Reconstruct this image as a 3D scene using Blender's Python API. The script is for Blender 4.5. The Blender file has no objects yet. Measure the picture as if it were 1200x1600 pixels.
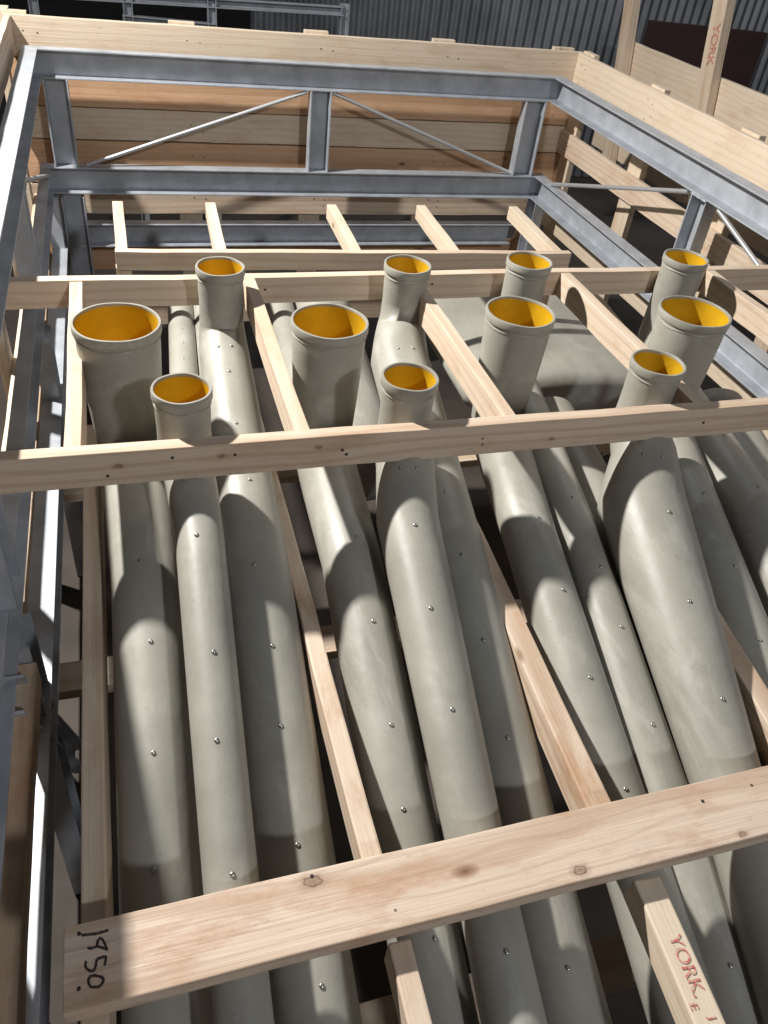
import bpy, bmesh, math, random
from mathutils import Vector, Matrix
random.seed(7)
S = bpy.context.scene
ZO = 2.2                                   # datum height: z values below are measured from the lens height
def P(x, y, z): return Vector((x, y, z + ZO))
R = math.radians
# ------------------------------------------------------------------ camera, light, exposure
cd = bpy.data.cameras.new('camera'); cam = bpy.data.objects.new('camera', cd); S.collection.objects.link(cam)
cam.location = (0, 0, ZO); cam.rotation_euler = (R(50.357), R(-5.928), R(-15.794))
cd.sensor_width = 36; cd.lens = 28.17; cd.clip_end = 200; cd.clip_start = .02
S.camera = cam
S.view_settings.view_transform = 'Standard'; S.view_settings.look = 'None'
S.view_settings.gamma = 1; S.view_settings.exposure = 0
W = bpy.data.worlds.new('World'); S.world = W; W.use_nodes = True
bg = W.node_tree.nodes['Background']; bg.inputs[0].default_value = (.80, .88, 1, 1); bg.inputs[1].default_value = .05
def lamp(name, loc, tgt, power, size, col):
    l = bpy.data.lights.new(name, 'AREA'); l.shape = 'DISK'; l.size = size; l.energy = power; l.color = col
    o = bpy.data.objects.new(name, l); S.collection.objects.link(o); o.location = P(*loc)
    o.rotation_euler = (P(*tgt) - P(*loc)).to_track_quat('-Z', 'Y').to_euler(); return o
lamp('work_light', (-1.22, 2.85, 1.12), (.6, 1.0, -.9), 228, .12, (1, .975, .93))
lamp('high_bay_lamp', (1.7, -3.4, 2.3), (.6, 2.0, -.9), 92, .3, (.92, .95, 1))
lamp('wall_fill_light', (2.6, 4.9, 3.4), (3.2, 7.0, -1.2), 55, .5, (.9, .95, 1))  # fill light added to brighten the corrugated wall, not a lamp of the shed

# ------------------------------------------------------------------ materials
def nt(name):
    m = bpy.data.materials.new(name); m.use_nodes = True; t = m.node_tree
    return m, t, t.nodes['Principled BSDF']
def N(t, k, **kw):
    n = t.nodes.new(k)
    for a, b in kw.items():
        if a in n.inputs: n.inputs[a].default_value = b
        else: setattr(n, a, b)
    return n
def ramp(t, src, a, b, c0=(0,0,0,1), c1=(1,1,1,1)):
    r = N(t, 'ShaderNodeValToRGB'); r.color_ramp.elements[0].position = a; r.color_ramp.elements[1].position = b
    r.color_ramp.elements[0].color = c0; r.color_ramp.elements[1].color = c1; t.links.new(src, r.inputs[0]); return r.outputs[0]
def mix(t, fac, a, b, mode='MIX'):
    m = N(t, 'ShaderNodeMix', data_type='RGBA', blend_type=mode)
    for i, s in ((0, fac), (6, a), (7, b)):
        if hasattr(s, 'is_linked'): t.links.new(s, m.inputs[i])
        else: m.inputs[i].default_value = s
    return m.outputs[2]
def objcoord(t, scale, rnd=True):
    tc = N(t, 'ShaderNodeTexCoord'); oi = N(t, 'ShaderNodeObjectInfo')
    v = N(t, 'ShaderNodeVectorMath', operation='MULTIPLY'); v.inputs[1].default_value = (37, 19, 53)
    c = N(t, 'ShaderNodeCombineXYZ')
    for i in range(3): t.links.new(oi.outputs['Random'], c.inputs[i])
    t.links.new(c.outputs[0], v.inputs[0])
    a = N(t, 'ShaderNodeVectorMath', operation='ADD'); t.links.new(tc.outputs['Object'], a.inputs[0]); t.links.new(v.outputs[0], a.inputs[1])
    out = a.outputs[0]
    def sc(s):
        m = N(t, 'ShaderNodeVectorMath', operation='MULTIPLY'); t.links.new(out, m.inputs[0]); m.inputs[1].default_value = s; return m.outputs[0]
    return sc
def wood(name, base, dark, rough=.62, stain=.5, knots=(), lines=.0):
    m, t, b = nt(name); sc = objcoord(t, 1)
    warp = N(t, 'ShaderNodeTexNoise', Scale=1.0, Detail=2.0); t.links.new(sc((1.6, 9, 9)), warp.inputs['Vector'])
    add = N(t, 'ShaderNodeVectorMath', operation='MULTIPLY_ADD'); t.links.new(warp.outputs['Color'], add.inputs[0])
    add.inputs[1].default_value = (.0, .05, .05); t.links.new(sc((.06, 1, 1)), add.inputs[2])
    wv = N(t, 'ShaderNodeTexWave', wave_type='RINGS', rings_direction='X', Scale=13.0, Distortion=1.2, Detail=2.0); wv.inputs['Detail Scale'].default_value = 1.5
    t.links.new(add.outputs[0], wv.inputs['Vector'])
    grain = ramp(t, wv.outputs['Fac'], .55, 1.0)
    fib = N(t, 'ShaderNodeTexNoise', Scale=1.0, Detail=4.0); t.links.new(sc((5, 260, 260)), fib.inputs['Vector'])
    fibr = ramp(t, fib.outputs['Fac'], .35, .75)
    col = mix(t, grain, base, dark)
    mm = N(t, 'ShaderNodeMath', operation='MULTIPLY'); t.links.new(fibr, mm.inputs[0]); mm.inputs[1].default_value = .35
    col = mix(t, mm.outputs[0], col, dark)
    st = N(t, 'ShaderNodeTexNoise', Scale=1.0, Detail=6.0, Roughness=.7); t.links.new(sc((5, 14, 14)), st.inputs['Vector'])
    sr = ramp(t, st.outputs['Fac'], .50, .72); m2 = N(t, 'ShaderNodeMath', operation='MULTIPLY'); t.links.new(sr, m2.inputs[0]); m2.inputs[1].default_value = stain
    col = mix(t, m2.outputs[0], col, (base[0]*.68, base[1]*.50, base[2]*.38, 1))
    dt = N(t, 'ShaderNodeTexNoise', Scale=1.0, Detail=8.0, Roughness=.75); t.links.new(sc((26, 60, 60)), dt.inputs['Vector'])
    dr = ramp(t, dt.outputs['Fac'], .60, .74); m4 = N(t, 'ShaderNodeMath', operation='MULTIPLY'); t.links.new(dr, m4.inputs[0]); m4.inputs[1].default_value = .6
    col = mix(t, m4.outputs[0], col, (base[0]*.45, base[1]*.42, base[2]*.42, 1))
    vo = N(t, 'ShaderNodeTexVoronoi', Scale=1.0); t.links.new(sc((3.1, 6.5, 6.5)), vo.inputs['Vector'])
    k = ramp(t, vo.outputs['Distance'], .035, .075, (.75,.75,.75,1), (0,0,0,1))
    col = mix(t, k, col, (.22, .11, .055, 1))
    k2 = ramp(t, vo.outputs['Distance'], .012, .03, (.8,.8,.8,1), (0,0,0,1)); col = mix(t, k2, col, (.07, .035, .02, 1))
    tc = N(t, 'ShaderNodeTexCoord')
    if lines:                                   # long flowing growth lines
        lv = N(t, 'ShaderNodeVectorMath', operation='MULTIPLY_ADD'); ln = N(t, 'ShaderNodeTexNoise', Scale=1.0, Detail=2.0); t.links.new(sc((2.6, 9, 9)), ln.inputs['Vector'])
        t.links.new(ln.outputs['Color'], lv.inputs[0]); lv.inputs[1].default_value = (0, .075, 0); t.links.new(sc((.02, 1, .3)), lv.inputs[2])
        lw = N(t, 'ShaderNodeTexWave', wave_type='BANDS', bands_direction='Y', Scale=11.0, Distortion=.6); t.links.new(lv.outputs[0], lw.inputs['Vector'])
        lr = ramp(t, lw.outputs['Fac'], .90, .995); lm = N(t, 'ShaderNodeMath', operation='MULTIPLY'); t.links.new(lr, lm.inputs[0]); lm.inputs[1].default_value = lines
        col = mix(t, lm.outputs[0], col, (.36, .24, .16, 1))
    wn = N(t, 'ShaderNodeTexNoise', Scale=90.0, Detail=3.0); t.links.new(tc.outputs['Object'], wn.inputs['Vector'])
    for kx, ky, kz, kr in knots:
        d = N(t, 'ShaderNodeVectorMath', operation='SUBTRACT'); t.links.new(tc.outputs['Object'], d.inputs[0]); d.inputs[1].default_value = (kx, ky, kz)
        e = N(t, 'ShaderNodeVectorMath', operation='MULTIPLY'); t.links.new(d.outputs[0], e.inputs[0]); e.inputs[1].default_value = (.62/kr, 1/kr, 1/kr)
        q = N(t, 'ShaderNodeVectorMath', operation='MULTIPLY_ADD'); t.links.new(wn.outputs['Color'], q.inputs[0]); q.inputs[1].default_value = (.7, .7, .7); t.links.new(e.outputs[0], q.inputs[2])
        q2 = N(t, 'ShaderNodeVectorMath', operation='SUBTRACT'); t.links.new(q.outputs[0], q2.inputs[0]); q2.inputs[1].default_value = (.35, .35, .35)
        l = N(t, 'ShaderNodeVectorMath', operation='LENGTH'); t.links.new(q2.outputs[0], l.inputs[0])
        r = N(t, 'ShaderNodeValToRGB'); cr = r.color_ramp; t.links.new(l.outputs['Value'], r.inputs[0])
        cr.elements[0].position = 0; cr.elements[0].color = (.7,.7,.7,1); cr.elements[1].position = 1; cr.elements[1].color = (0,0,0,1)
        for pp, vv in ((.28, .55), (.36, .95), (.44, .35), (.7, .15)):
            el = cr.elements.new(pp); el.color = (vv, vv, vv, 1)
        col = mix(t, r.outputs[0], col, (.16, .085, .05, 1))
    t.links.new(col, b.inputs['Base Color']); b.inputs['Roughness'].default_value = rough
    b.inputs['Specular IOR Level'].default_value = .3
    bp = N(t, 'ShaderNodeBump', Strength=.5, Distance=.0018); t.links.new(fib.outputs['Fac'], bp.inputs['Height']); t.links.new(bp.outputs[0], b.inputs['Normal'])
    return m
M = {}
M['pine'] = wood('pine', (.64, .52, .405, 1), (.56, .43, .31, 1))
M['pine_pale'] = wood('pine_pale', (.69, .575, .445, 1), (.64, .515, .38, 1), stain=.4)
M['pine_red'] = wood('pine_red', (.60, .385, .24, 1), (.56, .34, .20, 1), stain=.5)
M['pine_dirty'] = wood('pine_dirty', (.63, .51, .395, 1), (.50, .365, .26, 1), stain=.95)
M['plank'] = wood('plank_pine', (.64, .51, .405, 1), (.52, .385, .28, 1), stain=1.0, lines=.28, knots=((-.77, .034, .014, .017), (-.42, -.034, .014, .014), (-.163, -.040, .014, .009), (.35, .02, .014, .014)))
M['bar'] = wood('bar_pine', (.64, .52, .405, 1), (.54, .40, .285, 1), stain=.6, lines=.2, knots=((-.90, -.013, .006, .010), (-.73, -.013, .010, .008), (-.562, -.013, .012, .008), (-.10, -.013, -.01, .007), (.45, -.013, .0, .009)))
def grp():
    m, t, b = nt('moulded_grey_gelcoat'); sc = objcoord(t, 1)
    n = N(t, 'ShaderNodeTexNoise', Scale=4.0, Detail=7.0, Roughness=.65); t.links.new(sc((1, 1, 1)), n.inputs['Vector'])
    c = mix(t, ramp(t, n.outputs['Fac'], .3, .72), (.268, .256, .218, 1), (.378, .364, .312, 1))
    s = N(t, 'ShaderNodeTexNoise', Scale=11.0, Detail=9.0, Roughness=.8); t.links.new(sc((1, 1, 1)), s.inputs['Vector'])
    mr = ramp(t, s.outputs['Fac'], .60, .74); m2 = N(t, 'ShaderNodeMath', operation='MULTIPLY'); t.links.new(mr, m2.inputs[0]); m2.inputs[1].default_value = .62
    c = mix(t, m2.outputs[0], c, (.17, .16, .135, 1))
    d1 = N(t, 'ShaderNodeTexNoise', Scale=1.0, Detail=8.0, Roughness=.72, Distortion=.6); t.links.new(sc((14, 3.2, 14)), d1.inputs['Vector'])
    dr = ramp(t, d1.outputs['Fac'], .54, .72); m3 = N(t, 'ShaderNodeMath', operation='MULTIPLY'); t.links.new(dr, m3.inputs[0]); m3.inputs[1].default_value = .5
    c = mix(t, m3.outputs[0], c, (.52, .50, .45, 1))
    sp = N(t, 'ShaderNodeTexVoronoi', Scale=38.0); t.links.new(sc((1, 1, 1)), sp.inputs['Vector'])
    spr = ramp(t, sp.outputs['Distance'], .03, .075, (.55,.55,.55,1), (0,0,0,1)); c = mix(t, spr, c, (.15, .14, .12, 1))
    t.links.new(c, b.inputs['Base Color'])
    g = N(t, 'ShaderNodeTexNoise', Scale=16.0, Detail=5.0); t.links.new(sc((1, 1, 1)), g.inputs['Vector'])
    rr = N(t, 'ShaderNodeMapRange'); rr.inputs[3].default_value = .28; rr.inputs[4].default_value = .62; t.links.new(g.outputs['Fac'], rr.inputs[0]); t.links.new(rr.outputs[0], b.inputs['Roughness'])
    h = N(t, 'ShaderNodeTexNoise', Scale=26.0, Detail=4.0); t.links.new(sc((1, .4, 1)), h.inputs['Vector'])
    bp = N(t, 'ShaderNodeBump', Strength=.32, Distance=.004); t.links.new(h.outputs['Fac'], bp.inputs['Height']); t.links.new(bp.outputs[0], b.inputs['Normal'])
    return m
M['grp'] = grp()
def simple(name, col, rough=.5, metal=0, nscale=0, amt=.3, bump=0):
    m, t, b = nt(name); b.inputs['Roughness'].default_value = rough; b.inputs['Metallic'].default_value = metal
    b.inputs['Base Color'].default_value = col
    if nscale:
        sc = objcoord(t, 1); n = N(t, 'ShaderNodeTexNoise', Scale=nscale, Detail=7.0, Roughness=.65); t.links.new(sc((1,1,1)), n.inputs['Vector'])
        t.links.new(mix(t, ramp(t, n.outputs['Fac'], .35, .7), col, tuple(c*(1-amt) for c in col[:3]) + (1,)), b.inputs['Base Color'])
        if bump:
            bp = N(t, 'ShaderNodeBump', Strength=bump, Distance=.003); t.links.new(n.outputs['Fac'], bp.inputs['Height']); t.links.new(bp.outputs[0], b.inputs['Normal'])
    return m
M['yellow'] = simple('yellow_lining', (.66, .38, .010, 1), .42, 0, 9, .3)
M['steel'] = simple('galvanised_steel', (.49, .52, .565, 1), .42, .25, 11, .32, .15)
M['rod'] = simple('bright_rod', (.62, .64, .66, 1), .35, .6)
M['screw'] = simple('screw_metal', (.42, .41, .38, 1), .38, 1)
M['nail'] = simple('nail_metal', (.05, .04, .035, 1), .5, .6)
M['ink'] = simple('black_marker', (.03, .02, .02, 1), .6)
M['stamp'], _t, _b = nt('red_stamp_ink'); _b.inputs['Roughness'].default_value = .8
_s = objcoord(_t, 1); _n = N(_t, 'ShaderNodeTexNoise', Scale=150.0, Detail=5.0, Roughness=.8); _t.links.new(_s((1,1,1)), _n.inputs['Vector'])
_t.links.new(mix(_t, ramp(_t, _n.outputs['Fac'], .44, .58), (.50, .10, .09, 1), (.60, .40, .31, 1)), _b.inputs['Base Color'])
M['floor'] = simple('dark_concrete', (.085, .068, .055, 1), .8, 0, 1.5, .6, .3)
M['corr'] = simple('corrugated_iron', (.23, .235, .25, 1), .5, .2, 1.3, .6, .1)
M['tarp'] = simple('dark_cover', (.05, .022, .018, 1), .8, 0, 2, .4)

# ------------------------------------------------------------------ builders
C = S.collection
def root(name, label, cat, loc, group=None):
    o = bpy.data.objects.new(name, None); C.objects.link(o); o.location = P(*loc); o.empty_display_size = .05
    o['label'] = label; o['category'] = cat
    if group: o['group'] = group
    return o
def tag(o, label, cat, group=None):
    o['label'] = label; o['category'] = cat
    if group: o['group'] = group
    return o
def link(name, me, mat, mw, parent=None, label=None):
    if mat and not me.materials: me.materials.append(mat)
    o = bpy.data.objects.new(name, me); C.objects.link(o)
    if parent:
        o.parent = parent
        base = parent.location if not parent.parent else (parent.parent.location + parent.location)
        if parent.type == 'MESH' and parent.parent: base = None
        o.matrix_basis = (Matrix.Translation(-parent.location) @ mw) if base is not None else mw
    else: o.matrix_basis = mw
    if label: o['label'] = label
    return o
def frame(a, b, up=Vector((0,0,1))):
    x = (b - a).normalized(); y = up.cross(x)
    if y.length < 1e-4: y = Vector((0,1,0))
    y.normalize(); z = x.cross(y)
    m = Matrix((x, y, z)).transposed().to_4x4(); m.translation = (a + b)/2; return m
def bm_me(bm, smooth=False):
    me = bpy.data.meshes.new('m'); bm.normal_update(); bm.to_mesh(me); bm.free()
    if smooth:
        for p in me.polygons: p.use_smooth = True
    return me
def beam(name, a, b, w, h, mat, parent=None, up=Vector((0,0,1)), label=None, bev=.0016, anchor=0, wob=.0012):
    """timber from a to b; w across, h along up. anchor=1: a,b give the top centre line"""
    a = P(*a); b = P(*b); up = Vector(up)
    mw = frame(a, b, up); L = (b - a).length
    if anchor: mw.translation -= mw.to_3x3() @ Vector((0, 0, h/2))
    bm = bmesh.new(); n = max(2, int(L/.12)); rows = []
    for i in range(n + 1):
        x = -L/2 + L*i/n; j = lambda: random.uniform(-wob, wob)
        dy, dz = j(), j()
        rows.append([bm.verts.new((x, sy*w/2 + dy, sz*h/2 + dz)) for sy, sz in ((-1,-1),(1,-1),(1,1),(-1,1))])
    for r0, r1 in zip(rows, rows[1:]):
        for k in range(4): bm.faces.new((r0[k], r0[(k+1)%4], r1[(k+1)%4], r1[k]))
    bm.faces.new(rows[0][::-1]); bm.faces.new(rows[-1])
    bmesh.ops.recalc_face_normals(bm, faces=bm.faces)
    ed = [e for e in bm.edges if len(e.link_faces) == 2 and e.calc_face_angle() > 1]
    bmesh.ops.bevel(bm, geom=ed, offset=bev, segments=2, profile=.5, affect='EDGES')
    return link(name, bm_me(bm), mat, mw, parent, label)
def channel(name, a, b, size, fl, open_dir, mat, parent, label=None, t=.006):
    """C channel; web height `size` perpendicular to open_dir, flanges of length fl point along open_dir"""
    a = P(*a); b = P(*b); x = (b - a).normalized(); y = Vector(open_dir); y = (y - x*y.dot(x)).normalized(); z = x.cross(y)
    m = Matrix((x, y, z)).transposed().to_4x4(); m.translation = (a + b)/2; L = (b - a).length; h = size/2
    prof = [(0,-h),(fl,-h),(fl,-h+t),(t*1.6,-h+t),(t,-h+t*1.6),(t,h-t*1.6),(t*1.6,h-t),(fl,h-t),(fl,h),(0,h)]
    bm = bmesh.new(); n = max(1, int(L/.15)); rows = [[bm.verts.new((-L/2 + L*i/n, p[0], p[1])) for p in prof] for i in range(n+1)]
    for r0, r1 in zip(rows, rows[1:]):
        for k in range(len(prof)): bm.faces.new((r0[k], r0[(k+1)%len(prof)], r1[(k+1)%len(prof)], r1[k]))
    bm.faces.new(rows[0][::-1]); bm.faces.new(rows[-1]); bmesh.ops.recalc_face_normals(bm, faces=bm.faces)
    ed = [e for e in bm.edges if len(e.link_faces) == 2 and e.calc_face_angle() > 1 and abs(e.verts[0].co.x - e.verts[1].co.x) > 1e-4]
    bmesh.ops.bevel(bm, geom=ed, offset=.001, segments=2, profile=.5, affect='EDGES')
    return link(name, bm_me(bm), mat, m, parent, label)
def sweep(bm, pts, rads, seg=56, ez=None, caps=(False, False)):
    """tube along pts with one radius per point and mitred rings"""
    n = len(pts); T = []
    for i in range(n):
        d0 = (pts[i] - pts[i-1]).normalized() if i else (pts[1] - pts[0]).normalized()
        d1 = (pts[i+1] - pts[i]).normalized() if i < n-1 else d0
        T.append((d0 + d1).normalized())
    u = Vector((1,0,0)); rings = []
    for i in range(n):
        u = (u - T[i]*u.dot(T[i])).normalized(); v = T[i].cross(u)
        rings.append([bm.verts.new(pts[i] + u*rads[i]*math.cos(2*math.pi*k/seg) + v*rads[i]*(ez or 1)*math.sin(2*math.pi*k/seg)) for k in range(seg)])
    for r0, r1 in zip(rings, rings[1:]):
        for k in range(seg): bm.faces.new((r0[k], r0[(k+1)%seg], r1[(k+1)%seg], r1[k]))
    for c, r in ((caps[0], rings[0]), (caps[1], rings[-1])):
        if c: bm.faces.new(r)
    return rings
def tube(name, pts, rad, mat, parent=None, seg=12, label=None, ez=None):
    org = P(*pts[0]); bm = bmesh.new(); rr = rad if isinstance(rad, (list, tuple)) else [rad]*len(pts)
    sweep(bm, [P(*p) - org for p in pts], rr, seg, ez, (True, True)); bmesh.ops.recalc_face_normals(bm, faces=bm.faces)
    me = bm_me(bm, True)
    try: me.set_sharp_from_angle(angle=R(40))
    except Exception: pass
    return link(name, me, mat, Matrix.Translation(org), parent, label)
def head(name, p, nrm, r, mat, parent, dome=.5):
    """screw or nail head at p (already in world), pointing along nrm"""
    bm = bmesh.new(); rings = []
    for rr, z in ((1.0, -.3), (1.0, 0), (.86, dome*.7), (.45, dome), (.30, dome), (.26, dome*.35)):
        rings.append([bm.verts.new((r*rr*math.cos(2*math.pi*k/14), r*rr*math.sin(2*math.pi*k/14), r*z)) for k in range(14)])
    for a, b in zip(rings, rings[1:]):
        for k in range(14): bm.faces.new((a[k], a[(k+1)%14], b[(k+1)%14], b[k]))
    bm.faces.new(rings[-1]); bmesh.ops.recalc_face_normals(bm, faces=bm.faces)
    m = nrm.to_track_quat('Z', 'Y').to_matrix().to_4x4(); m.translation = p
    return link(name, bm_me(bm, True), mat, m, parent)
def nails(parent, pts, nrm=(0,0,1), r=.0028):
    for p in pts: head('nail', P(*p), Vector(nrm), r, M['nail'], parent, .15)

# ------------------------------------------------------------------ setting
def struct(o): o['kind'] = 'structure'; return o
bm = bmesh.new(); bmesh.ops.create_grid(bm, x_segments=40, y_segments=40, size=30)
struct(link('floor', bm_me(bm), M['floor'], Matrix.Translation(P(0, 10, -2.2))))
# corrugated wall
bm = bmesh.new(); x0, x1, n = 1.05, 9.0, 1260; a = []; b_ = []; c_ = []; d_ = []
for i in range(n + 1):
    x = x0 + (x1 - x0)*i/n; y = .016*math.sin(2*math.pi*x/.085) + .004*math.sin(x*7)
    a.append(bm.verts.new((x, y, -2.19))); b_.append(bm.verts.new((x, y, 2.5)))
    c_.append(bm.verts.new((x, y + .004, -2.19))); d_.append(bm.verts.new((x, y + .004, 2.5)))
for i in range(n):
    bm.faces.new((a[i], a[i+1], b_[i+1], b_[i])); bm.faces.new((c_[i+1], c_[i], d_[i], d_[i+1])); bm.faces.new((b_[i], b_[i+1], d_[i+1], d_[i]))
bmesh.ops.recalc_face_normals(bm, faces=bm.faces)
tag(link('corrugated_wall', bm_me(bm, True), M['corr'], Matrix.Translation(Vector((0, 7.0, ZO)))), 'dark grey corrugated iron wall of the shed behind the crate', 'wall')
tag(beam('cover_panel', (3.75, 5.9, -1.15), (4.65, 5.75, -1.15), .05, .8, M['tarp']), 'dark red brown panel seen between the two leaning studs', 'panel')

# ------------------------------------------------------------------ welded steel cage
YF, XL, XR = 3.60, -.305, 1.925
sf = root('steel_frame', 'galvanised steel cage of welded channels and brace rods inside the wooden crate', 'steel frame', (.8, 3.6, -2.2))
FL = .055
for z in (-.745, -1.165):
    s = .10 if z > -1 else .105
    channel('far_rail', (XL, YF, z), (XR, YF, z), s, FL if z < -1 else .045, (0,-1,0), M['steel'], sf)
    channel('side_rail', (XL-.001, YF - .002, z - .001), (XL-.001, -.9, z - .001), s, FL if z > -1 else .038, (1,0,0), M['steel'], sf)
    channel('side_rail', (XR+.001, YF - .002, z - .001), (XR+.001, -.9, z - .001), s, FL, (-1,0,0), M['steel'], sf)
channel('far_rail', (XL+.07, YF + .03, -1.405), (XR-.1, YF + .03, -1.405), .10, .05, (0,-1,0), M['steel'], sf)
channel('side_rail', (XL, YF, -1.47), (XL, -.9, -1.47), .09, .06, (1,0,0), M['steel'], sf)
for z0, z1 in ((-.796, -1.111),):
    for x in (-.205, .822, 1.80):
        channel('post', (x, YF - .004, z0), (x, YF - .004, z1), .09 if x != 1.80 else .10, .05, (0,-1,0), M['steel'], sf)
    for y in (2.36, 1.15, -.05):
        channel('post', (XL+.002, y, z0), (XL+.002, y, z1), .09, .05, (1,0,0), M['steel'], sf)
        channel('post', (XR-.002, y, z0), (XR-.002, y, z1), .09, .05, (-1,0,0), M['steel'], sf)
for x, o in ((XL, 1), (XR, -1)):
    channel('post', (x, YF - .06, -1.218), (x, YF - .06, -2.195), .09, .05, (o,0,0), M['steel'], sf)
    for y in (2.36, 1.15, -.05): channel('post', (x + .003*o, y, -1.218), (x + .003*o, y, -2.195), .09, .05, (o,0,0), M['steel'], sf)
channel('cross_rail', (-.2, YF-.01, -1.23), (-.2, YF-.01, -2.19), .09, .05, (0,-1,0), M['steel'], sf)
tube('brace_rod', [(-.13, 3.565, -1.108), (.765, 3.565, -.80)], .0075, M['rod'], sf)
tube('brace_rod', [(.875, 3.565, -.80), (1.755, 3.565, -1.108)], .0075, M['rod'], sf)
for x in (XL + .03, XR - .03):
    tube('brace_rod', [(x, 3.50, -1.13), (x, 2.45, -.81)], .008, M['rod'], sf)
    if x > 0: tube('brace_rod', [(x, 1.24, -1.10), (x, 2.27, -.81)], .008, M['rod'], sf)
for y in (1.0,): channel('diagonal_brace', (XL+.01, y, -1.22), (XL+.01, y + .45, -2.1), .07, .04, (1,0,0), M['steel'], sf)

def weld(a, b):
    n = 9; pts = [tuple(a[i] + (b[i]-a[i])*k/n for i in range(3)) for k in range(n+1)]
    tube('weld', pts, [.0035 + .0012*math.sin(k*2.1 + a[0]*9) for k in range(n+1)], M['steel'], sf, 8)
for x, w in ((-.205, .045), (.822, .045), (1.80, .05)):
    for z in (-.797, -1.110): weld((x - w, 3.597, z), (x + w, 3.597, z)); weld((x - w, 3.55, z), (x + w, 3.55, z))
for sx, xx in ((1, XL+.004), (-1, XR-.004)):
    for z in (-.799, -1.109):
        for y in ((2.36, 1.15) if sx < 0 else (2.36,)): weld((xx, y-.045, z), (xx, y+.045, z)); weld((xx+.05*sx, y-.045, z), (xx+.05*sx, y+.045, z))
# ------------------------------------------------------------------ wooden crate round the cage
wc = root('wooden_crate', 'open topped pine crate of nailed boards and posts around the steel cage', 'crate', (.8, 3.7, -2.2))
up = Vector((0,0,1))
XW, XE, YW = -.345, 2.03, 3.69
for zt, zb, m in ((-.612, -.752, 'pine_pale'), (-.757, -.918, 'pine_red'), (-.922, -1.04, 'pine_pale'), (-1.046, -1.216, 'pine_red'), (-1.222, -1.345, 'pine'), (-1.47, -1.60, 'pine_red'), (-1.75, -1.88, 'pine')):
    o = beam('board', (XW-.02, YW, (zt+zb)/2), (XE+.02, YW, (zt+zb)/2), .022, zt-zb, M[m], wc)
    nails(wc, [(x + dx, YW - .0115, z) for x in (-.28, .32, .86, 1.42, 1.93) for dx, z in ((-.02, zt-.05), (.03, zt-.055), (.028, zb+.04))], (0,-1,0))
for zt, zb, m in ((-.612, -.752, 'pine_pale'), (-.935, -1.035, 'pine'), (-1.26, -1.38, 'pine_pale'), (-1.6, -1.73, 'pine')):
    beam('board', (XE, YW-.013, (zt+zb)/2), (XE, -1.0, (zt+zb)/2), .022, zt-zb, M[m], wc)
    nails(wc, [(XE - .0115, y + dy, z) for y in (3.60, 3.02, 2.42, 1.85, 1.25) for dy, z in ((-.02, zt-.05), (.02, zt-.04), (.01, zb+.03), (-.03, zb+.05))], (-1,0,0))
for zt, zb, m in ((-.612, -.73, 'pine'), (-.92, -1.04, 'pine'), (-1.26, -1.38, 'pine_pale'), (-1.50, -1.72, 'pine'), (-1.76, -1.98, 'pine')):
    beam('board', (XW, YW-.013, (zt+zb)/2), (XW, -1.0, (zt+zb)/2), .022, zt-zb, M[m], wc)
for x in (-.33, .285, .825, 1.384, 1.96): beam('post', (x, YW+.027, -.603), (x, YW+.027, -2.19), .10, .028, M['pine_pale'], wc, up=(0,1,0))
for y in (3.62, 3.03, 2.43, 1.80, 1.2, .6):
    beam('post', (XE+.0265, y, -.603), (XE+.0265, y, -2.19), .10, .028, M['pine_pale'], wc, up=(1,0,0))
for y in (3.58, 2.9, 2.25, 1.5, .78, .1):
    beam('post', (XW-.0265, y, -.66), (XW-.0265, y, -2.19), .08, .028, M['pine_pale'], wc, up=(1,0,0))
beam('corner_block', (XW-.015, YW+.055, -.600), (XW-.015, YW+.055, -.80), .07, .03, M['pine_pale'], wc, up=(1,0,0))
for y in (1.35, .45, 2.1): beam('floor_board', (XW+.02, y, -1.62), (XE-.02, y, -1.62), .09, .03, M['pine'], wc)

# ------------------------------------------------------------------ timber racks holding the pipes
rk = root('timber_rack', 'pine rack of two long crossbars joined by joists between the pipe mouths', 'timber rack', (.7, 1.45, -.87))
bt = .027
beam('crossbar', (-.29, 1.797, -.8325), (1.985, 1.797, -.8325), bt, .065, M['pine'], rk)
beam('crossbar', (-.29, 1.137, -.8325), (1.985, 1.137, -.8325), bt, .067, M['bar'], rk)
for x in (-.119, .262, .664, 1.087, 1.535):
    beam('joist', (x, 1.7825, -.8325 + random.uniform(-.001, .001)), (x, 1.1515, -.833), bt, .063, M['pine'], rk)
nails(rk, [(.036, 1.1228, -.818), (.14, 1.1228, -.822), (-.07, 1.1228, -.845), (.60, 1.1228, -.828), (.602, 1.1228, -.842), (1.09, 1.1228, -.832), (.33, 1.1228, -.83), (.338, 1.1228, -.84)], (0,-1,0))
nails(rk, [(.30, 1.7828, -.83), (.72, 1.7828, -.825), (1.12, 1.7828, -.83), (1.13, 1.7828, -.842)], (0,-1,0))
beam('side_timber', (XW+.075, 1.1, -1.285), (XW+.075, -.9, -1.285), .05, .06, M['pine_dirty'], wc)
beam('side_timber', (XW+.03, 3.4, -1.50), (XW+.03, -.9, -1.50), .035, .05, M['pine_dirty'], wc)
rb = root('timber_rack', 'smaller pine rack behind the pipe mouths, one crossbar with joist ends standing free', 'timber rack', (.7, 2.5, -1.1))
beam('crossbar', (-.04, 2.445, -1.032), (1.46, 2.40, -1.032), bt, .058, M['pine'], rb)
for x, yf, z in ((-.02, 2.86, -1.0), (.285, 2.85, -1.0), (.715, 2.84, -1.0), (1.055, 2.84, -1.0), (1.43, 2.84, -1.0)):
    beam('joist', (x, yf, z-.002), (x-.012*(x>0), 2.435 - .02*x, z-.004), .034, .05, M['pine_pale'] if x > 0 else M['pine'], rb, anchor=1)
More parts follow.
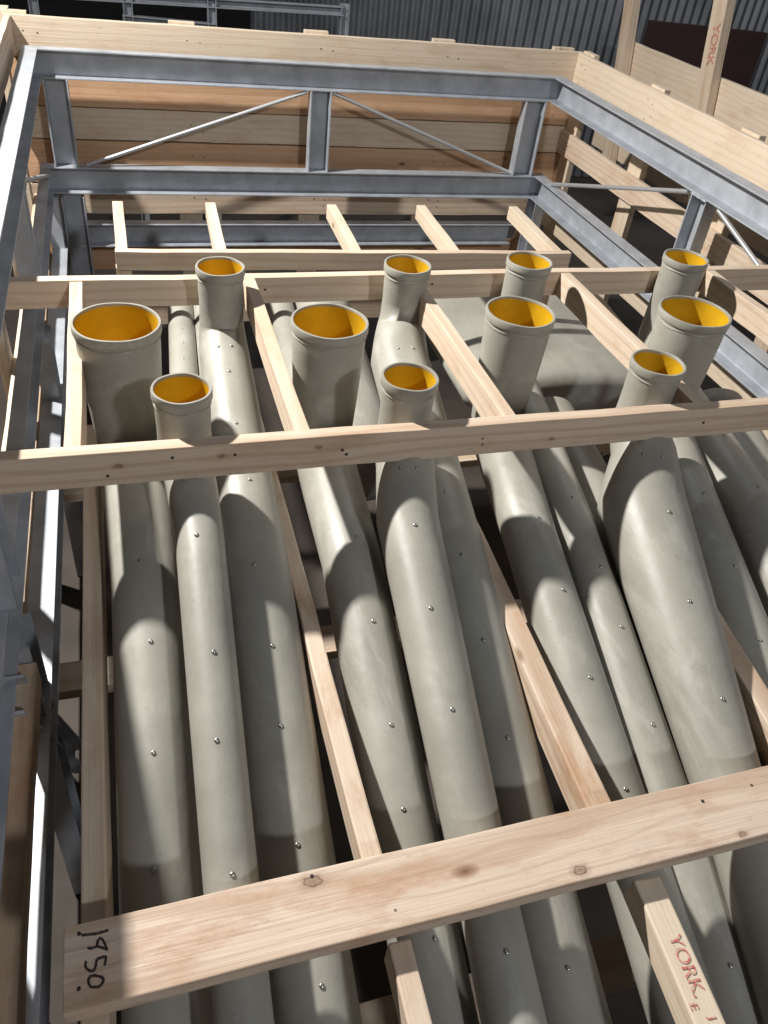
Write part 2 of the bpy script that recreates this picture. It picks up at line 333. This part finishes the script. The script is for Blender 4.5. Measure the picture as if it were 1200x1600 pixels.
beam('upright', (-.02, 2.47, -1.062), (-.02, 2.47, -2.1), .03, .045, M['pine'], rb)
beam('upright', (1.42, 2.45, -1.062), (1.42, 2.45, -2.1), .03, .045, M['pine'], rb)

pk = beam('plank', (-.152, .430, -1.034), (1.985, .440, -1.034), .0965, .028, M['plank'])
tag(pk, 'wide stained pine plank laid flat across the foreground, number 1950 on its left end', 'plank')
def onplank(o):
    mw = o.matrix_basis.copy(); o.parent = pk; o.matrix_basis = pk.matrix_basis.inverted() @ mw
KK = 1.275
STK = [[(-0.1348, 0.4654)], [(-0.132, 0.4628), (-0.1176, 0.461), (-0.1083, 0.461), (-0.1016, 0.4618)], [(-0.1036, 0.4391), (-0.1062, 0.4472), (-0.1092, 0.4531), (-0.1123, 0.4539), (-0.1147, 0.4469), (-0.1086, 0.443), (-0.1036, 0.4399)], [(-0.1147, 0.4461), (-0.1208, 0.4452), (-0.125, 0.4466)], [(-0.1066, 0.4228), (-0.1058, 0.4275), (-0.1055, 0.4321), (-0.1103, 0.4321), (-0.1149, 0.4313), (-0.1164, 0.4255), (-0.118, 0.4206), (-0.1214, 0.4199), (-0.1259, 0.4236), (-0.1278, 0.4275), (-0.1268, 0.4318)], [(-0.1091, 0.4101), (-0.1173, 0.4142), (-0.1229, 0.4138), (-0.1244, 0.4101), (-0.123, 0.4046), (-0.1182, 0.4019), (-0.1122, 0.4016), (-0.1084, 0.4062), (-0.1091, 0.4101)], [(-0.1348, 0.4045)]]
def ink(strokes, z, w=.0014):
    bm = bmesh.new()
    for s in strokes:
        if len(s) == 1:
            bmesh.ops.create_cone(bm, cap_ends=True, segments=16, radius1=.0024, radius2=.002, depth=.0006, matrix=Matrix.Translation(P(s[0][0], s[0][1], z))); continue
        q = []
        for i in range(len(s) - 1):                     # Catmull-Rom smoothing
            p0 = Vector(s[max(i-1,0)]); p1 = Vector(s[i]); p2 = Vector(s[i+1]); p3 = Vector(s[min(i+2,len(s)-1)])
            for k in range(6):
                t = k/6; q.append(.5*((2*p1) + (p2-p0)*t + (2*p0-5*p1+4*p2-p3)*t*t + (3*p1-p0-3*p2+p3)*t**3))
        q.append(Vector(s[-1]))
        sweep(bm, [P(v.x, v.y, z - .0004) for v in q], [w*(1 + .15*math.sin(i*1.3)) for i in range(len(q))], 8, None, (True, True))
    return bm_me(bm, True)
onplank(link('handwritten_number', ink(STK, -1.0196), M['ink'], Matrix.Identity(4)))
for x, y in ((.188,.318), (.281,.316), (.464,.32), (.569,.355), (.115,.37), (.64,.36)):
    onplank(head('nail', P(x*KK, y*KK, -1.0198), Vector((0,0,1)), .0026, M['nail'], None, .2))

# long bearers under the racks
def bearer(a, b, w, h, lab, mat='pine_dirty'):
    return tag(beam('bearer', a, b, w, h, M[mat], anchor=1, bev=.003), lab, 'timber', 'long bearers lying lengthwise between the pipes')
bearer((.246, 1.62, -1.050), (.236, .425, -1.052), .030, .055, 'long pine bearer running under the plank left of centre, between grey pipes')
bearer((.640, 1.62, -1.050), (.585, .425, -1.052), .042, .06, 'long stained pine bearer right of centre, ending under the foreground plank')
bearer((-.120, 1.60, -1.055), (-.123, .05, -1.055), .032, .08, 'long shaded pine bearer along the left side, beside the steel rails', 'pine')
bearer((1.04, 1.15, -1.052), (.945, .425, -1.052), .04, .06, 'pine bearer at the right edge, half hidden beneath grey pipes')
s1 = tag(beam('timber_stub', (.2415, .383, -1.054), (.236, .02, -1.06), .030, .05, M['pine'], anchor=1, bev=.003), 'plain pine offcut with square end just below the plank, bottom centre', 'timber')
s2 = tag(beam('timber_stub', (.600, .381, -1.052), (.572, .02, -1.06), .041, .05, M['pine_pale'], anchor=1, bev=.003), 'pine offcut stamped in red YORK below the plank at lower right', 'timber')
def text(name, s, size, mw, parent, mat, spacing=1.0):
    cu = bpy.data.curves.new('t', 'FONT'); cu.body = s; cu.size = size; cu.extrude = .0002; cu.align_x = 'LEFT'; cu.space_character = spacing; cu.space_line = .9
    o = bpy.data.objects.new('t', cu); C.objects.link(o); bpy.context.view_layer.update()
    me = bpy.data.meshes.new_from_object(o.evaluated_get(bpy.context.evaluated_depsgraph_get())); bpy.data.objects.remove(o)
    me.materials.clear()
    o = link(name, me, mat, mw)
    if parent: o.parent = parent; o.matrix_basis = parent.matrix_basis.inverted() @ mw
    return o
# local frame of stub: x runs towards the viewer's side (from far to near), z up
def on_beam(par, lx, ly, lz, xdir, ydir):
    x = Vector(xdir); y = Vector(ydir); z = x.cross(y); m = Matrix((x, y, z)).transposed().to_4x4(); m.translation = Vector((lx, ly, lz)); return par.matrix_basis @ m
text('red_stamp', 'YORK.', .026, on_beam(s2, -.105, -.006, .0266, (1,0,0), (0,1,0)), s2, M['stamp'], 1.0)
text('red_stamp', 'E', .016, on_beam(s2, -.026, -.017, .0266, (1,0,0), (0,1,0)), s2, M['stamp'])
text('red_stamp', 'J', .014, on_beam(s2, -.008, .001, .0266, (1,0,0), (0,1,0)), s2, M['stamp'])

# ------------------------------------------------------------------ the grey pipes
GP = 'grey moulded branch pipes with yellow lined mouths'
def pipe(label, nx, ny, zt, rn, ze, body, tilt=(0, 0), screws=True, first=1.07, step=.165, seed=0):
    """mouth at (nx,ny,zt) radius rn, neck down to ze, body: list of (x,y,z,r)"""
    rt = root('branch_pipe', label, 'pipe', (nx, ny, ze - .1), GP)
    org = P(nx, ny, ze)
    tx, ty = tilt
    def nk(z): return P(nx + tx*(z - zt), ny + ty*(z - zt), z)
    rb = body[0][3]; e = P(nx + tx*(ze-zt), ny + ty*(ze-zt), ze)
    b0 = P(*body[0][:3]); b1 = P(*body[1][:3]); d = (b0 - e).normalized()
    # rounded mitres between neck and body
    pts = [nk(zt - .004), nk(zt - .05), nk((zt*.5 + ze*.5)), nk(ze + .035)]
    rad = [rn - .0052, rn - .0052, (rn - .006)*.55 + rb*.45 if rn > .07 else rn - .006, rb*.97 if rn > .07 else rn - .005]
    A = pts[-1]; K = e; Bp = b0
    for t in (.25, .5, .75):
        pts.append(A*(1-t)**2 + K*2*t*(1-t) + Bp*t*t); rad.append(rad[3]*(1-t) + rb*t)
    pts.append(b0); rad.append(rb)
    prev = b0; pr = rb
    for x, y, z, r in body[1:]:
        q = P(x, y, z)
        n = max(2, int((q - prev).length/.08))
        for i in range(1, n+1):
            t = i/n; pts.append(prev.lerp(q, t)); rad.append(pr + (r - pr)*t)
        prev = q; pr = r
    # open rim with wall thickness: inner skin goes a little way down
    bm = bmesh.new(); sweep(bm, [p - org for p in pts], rad, 64, None, (False, True))
    bmesh.ops.recalc_face_normals(bm, faces=bm.faces); me = bm_me(bm, True)
    link('pipe_body', me, M['grp'], Matrix.Translation(org), rt)
    ax = (nk(zt) - nk(zt - .1)).normalized()
    # collar: lathe
    def lathe(name, prof, mat, seg=72, jit=0):
        bm = bmesh.new(); m = ax.to_track_quat('Z', 'Y').to_matrix().to_4x4(); m.translation = nk(zt); rings = []
        ph = random.uniform(0, 6)
        for r, z in prof:
            rings.append([bm.verts.new(((r + jit*math.sin(3*a+ph)*.4)*math.cos(a), (r + jit*math.sin(2*a+ph))*math.sin(a), z + jit*math.sin(5*a + ph))) for a in (2*math.pi*k/seg for k in range(seg))])
        for a, b in zip(rings, rings[1:]):
            for k in range(seg): bm.faces.new((a[k], a[(k+1)%seg], b[(k+1)%seg], b[k]))
        me = bm_me(bm, True)
        try: me.set_sharp_from_angle(angle=R(35))
        except Exception: pass
        return link(name, me, mat, m, rt)
    th = .0068
    lathe('collar', [(rn-.0062, -.021), (rn-.0035, -.0185), (rn-.0015, -.017), (rn-.001, -.0155), (rn-.001, -.002), (rn-.002, 0), (rn-th+.001, 0), (rn-th, -.0015), (rn-th, -.006)], M['grp'], jit=.0005)
    lathe('weld_bead', [(rn-.0061, -.0285), (rn-.0042, -.0277), (rn-.0032, -.0258), (rn-.0042, -.0238), (rn-.0061, -.0232)], M['grp'], jit=.0012)
    dz = (zt - ze) - .01
    lathe('yellow_lining', [(rn-th-.0002, -.005), (rn-th-.0004, -.02), (rn-th-.0012, -.04), (rn-th-.0026, -.06), (rn-th-.004, -dz*.5) if rn < .07 else (rn-th-.010, -dz*.5), (rn-th-.006 if rn < .07 else rb-.010, -dz), (.001, -dz-.02)], M['yellow'])
    if screws:
        rnd = random.Random(seed)
        acc = [(P(x, y, z), r) for x, y, z, r in body]
        def top(y, ang, far=0):
            for (p, r0), (q, r1) in zip(acc, acc[1:]):
                if p.y >= y >= q.y:
                    t = (p.y - y)/(p.y - q.y); c = p.lerp(q, t); r = r0 + (r1-r0)*t; d = (q-p).normalized()
                    n = Vector((0,0,1)); n = (n - d*n.dot(d)).normalized(); s = d.cross(n)
                    v = n*math.cos(ang) + s*math.sin(ang); return c + v*(r + .0006), v
        y = first
        while y > -.2:
            q = top(y + rnd.uniform(-.022, .022), rnd.uniform(-.14, .16))
            if q: head('screw', q[0], q[1], .0037, M['screw'], rt)
            y -= step
        for an in (-.22, .30):
            q = top(acc[0][0].y - .035, an)
            if q: head('screw', q[0], q[1], .0037, M['screw'], rt)
    return rt
ZT = -.742
# slope of the run: z = -1.07 + .35*(y-1.05)
def run(x105, x045, r0, r1, dz=0, xf=None, rf=None, yf=None, zf=None):
    dx = (x105 - x045)/.6
    out = []
    if yf is not None: out.append((xf, yf, zf, rf))
    zb = -1.195 + dz*.95
    out.append((x105, 1.05, -1.04 + dz, r0)); out.append((x045, .45, zb, r1))
    out.append((x045 - dx*.85, -.4, zb - .215, r1)); return out
pipe('big mouthed grey pipe at the left end, nearest the shaded left bearer', -.036, 1.470, ZT, .084, -1.07, run(-.026, -.048, .061, .057, 0, -.030, .068, 1.39, -1.038), seed=1)
pipe('small mouthed grey pipe in front row at left, rising behind the front crossbar', .063, 1.218, ZT, .053, -.90, run(.068, .046, .041, .036, .115, .066, .045, 1.17, -.905), first=1.0, seed=2)
pipe('small mouthed grey pipe in the back row at left with glossy highlight down its neck', .189, 1.718, ZT, .055, -.91, run(.165, .145, .062, .058, 0, .187, .056, 1.66, -.930), first=1.55, seed=3)
pipe('big mouthed grey pipe left of centre, right of the second joist', .375, 1.446, ZT, .080, -1.07, run(.346, .312, .057, .053, 0, .366, .065, 1.36, -1.045), seed=4)
pipe('small mouthed grey pipe in front row at centre, rising behind the front crossbar', .475, 1.216, ZT, .055, -.90, run(.445, .395, .058, .042, .09, .468, .056, 1.16, -.905), first=1.0, seed=5)
pipe('small mouthed grey pipe in the back row at centre, curving into a wide shoulder', .624, 1.715, ZT, .057, -.91, run(.549, .50, .062, .058, 0, .60, .070, 1.62, -.945), first=1.5, seed=6)
pipe('big mouthed grey pipe right of centre, with a glossy bend before the front crossbar', .805, 1.460, ZT, .078, -1.05, run(.719, .673, .054, .052, 0, .778, .063, 1.36, -1.025), seed=7)
pipe('small mouthed grey pipe in the back row right of centre, over a broad white casing', .945, 1.728, ZT, .058, -.96, run(.825, .757, .043, .048, 0, .92, .05, 1.66, -1.0), first=1.3, seed=8)
pipe('small mouthed grey pipe in front row at right whose body swells very wide', 1.009, 1.220, ZT, .057, -.90, run(.952, .842, .088, .054, .065, .995, .066, 1.15, -.92), first=.98, seed=9)
pipe('big mouthed grey pipe at right, in front of the rightmost small mouthed pipe', 1.235, 1.434, ZT, .084, -1.06, run(1.111, 1.018, .059, .058, 0, 1.20, .068, 1.34, -1.03), seed=10)
pipe('small mouthed grey pipe in back row at far right under the steel post', 1.403, 1.736, ZT, .060, -.98, run(1.255, 1.15, .064, .060, 0, 1.36, .062, 1.64, -1.02), first=1.4, seed=11)

# casings and pipes lying behind and below
def duct(name, lab, pts, rads, ez=None, seg=64, cat='pipe', screws=(), cap=.28):
    org = P(*pts[0]); bm = bmesh.new(); q = []; r = []
    for i in range(len(pts) - 1):
        n = 8
        for k in range(n): t = k/n; q.append(P(*pts[i]).lerp(P(*pts[i+1]), t) - org); r.append(rads[i] + (rads[i+1]-rads[i])*t)
    q.append(P(*pts[-1]) - org); r.append(rads[-1])
    # rounded ends
    d = (q[0]-q[1]).normalized(); q = [q[0] + d*r[0]*cap, q[0] + d*r[0]*cap*.7] + q; r = [r[0]*.6, r[0]*.86] + r
    d = (q[-1]-q[-2]).normalized(); q += [q[-1] + d*r[-1]*cap*.7, q[-1] + d*r[-1]*cap]; r += [r[-1]*.86, r[-1]*.6]
    sweep(bm, q, r, seg, ez, (True, True)); bmesh.ops.recalc_face_normals(bm, faces=bm.faces)
    me = bm_me(bm, True)
    o = tag(link(name, me, M['grp'], Matrix.Translation(org)), lab, cat)
    for p in screws: head('screw', P(*p), Vector((0,0,1)), .0034, M['screw'], o)
    return o
duct('straight_pipe', 'slim straight grey pipe lying behind the small front pipe at left', [(.150, 2.6, -1.235), (.112, 2.0, -1.24), (.09, 1.2, -1.30)], [.041, .041, .041],
     screws=[(.139 - .006*k, 2.40 - .09*k, -1.1955 - .0008*k) for k in range(5)])
duct('straight_pipe', 'grey pipe lying between the slim pipe and the glossy back row pipe', [(.245, 2.6, -1.26), (.20, 1.75, -1.27)], [.065, .065])
duct('straight_pipe', 'slim grey pipe lying left of the big mouth beside the second joist', [(.48, 2.6, -1.24), (.42, 1.5, -1.27)], [.046, .046])
duct('straight_pipe', 'grey pipe with rounded end behind the big mouth left of centre', [(.64, 2.65, -1.27), (.56, 1.65, -1.30)], [.10, .10])
duct('pipe_casing', 'broad pale grey casing lying under the joist right of centre', [(1.47, 2.78, -1.38), (1.42, 2.08, -1.38)], [.43, .40], .24, cat='casing', cap=.09)
duct('straight_pipe', 'grey pipe between the wide bodied pipe and its left neighbour', [(1.0, 1.55, -1.10), (.93, .95, -1.13), (.86, .4, -1.27), (.8, -.3, -1.5)], [.075, .085, .075, .07])
duct('straight_pipe', 'grey pipe with domed dull end beside the far right pipe mouth', [(1.62, 1.66, -1.20), (1.46, .8, -1.34)], [.10, .12])
duct('straight_pipe', 'lowest grey pipe showing between the right hand bodies near the edge', [(1.42, 1.35, -1.16), (1.33, .3, -1.5)], [.085, .085])
# ------------------------------------------------------------------ behind: second crate and second frame
c2 = root('wooden_crate', 'second pine crate at upper right with leaning studs and pale wide boards', 'crate', (2.62, 3.8, -2.2))
beam('stud', (2.575, 4.30, -.28), (2.575, 4.08, -1.20), .085, .045, M['pine'], c2, up=(1,0,0))
st = beam('stud', (2.575, 3.56, -.18), (2.575, 3.33, -1.15), .095, .045, M['pine'], c2, up=(1,0,0))
beam('stud', (2.575, 2.55, -.3), (2.575, 2.50, -1.5), .09, .045, M['pine'], c2, up=(1,0,0))
beam('board', (2.615, 4.30, -.72), (2.615, 1.6, -.70), .025, .165, M['pine_pale'], c2)
beam('board', (2.615, 4.35, -1.12), (2.615, 1.6, -1.10), .025, .12, M['pine_pale'], c2)
sx = st.matrix_basis.to_3x3()
mm = Matrix((Vector((0, .23, .97)).normalized()*-1, Vector((0, -.97, .23)).normalized(), Vector((-1, 0, 0)))).transposed()
if mm.determinant() < 0: mm = Matrix((Vector((0, .23, .97)).normalized()*-1, Vector((0, .97, -.23)).normalized(), Vector((-1, 0, 0)))).transposed()
m4 = mm.to_4x4(); m4.translation = P(2.5505, 3.507, -.44)
t = text('red_stamp', 'YORK', .064, m4, None, M['stamp'], .9); t.parent = st; t.matrix_basis = (Matrix.Translation(c2.location) @ st.matrix_basis).inverted() @ m4
f2 = root('steel_frame', 'second galvanised frame of rails and posts standing behind the crate', 'steel frame', (.5, 5.2, -2.2))
for n_, a, b, w in (('rail', (-.5, 5.2, -.755), (1.30, 5.2, -.735), .045), ('rail', (.09, 5.2, -.847), (.58, 5.2, -.86), .04)):
    channel(n_, a, b, w, .04, (0,-1,0), M['steel'], f2)
for x in (-.35, .12, .562, 1.31): channel('post', (x, 5.196, -.3 if x < 1 else -.70), (x, 5.196, -2.19), .05, .035, (0,-1,0), M['steel'], f2)
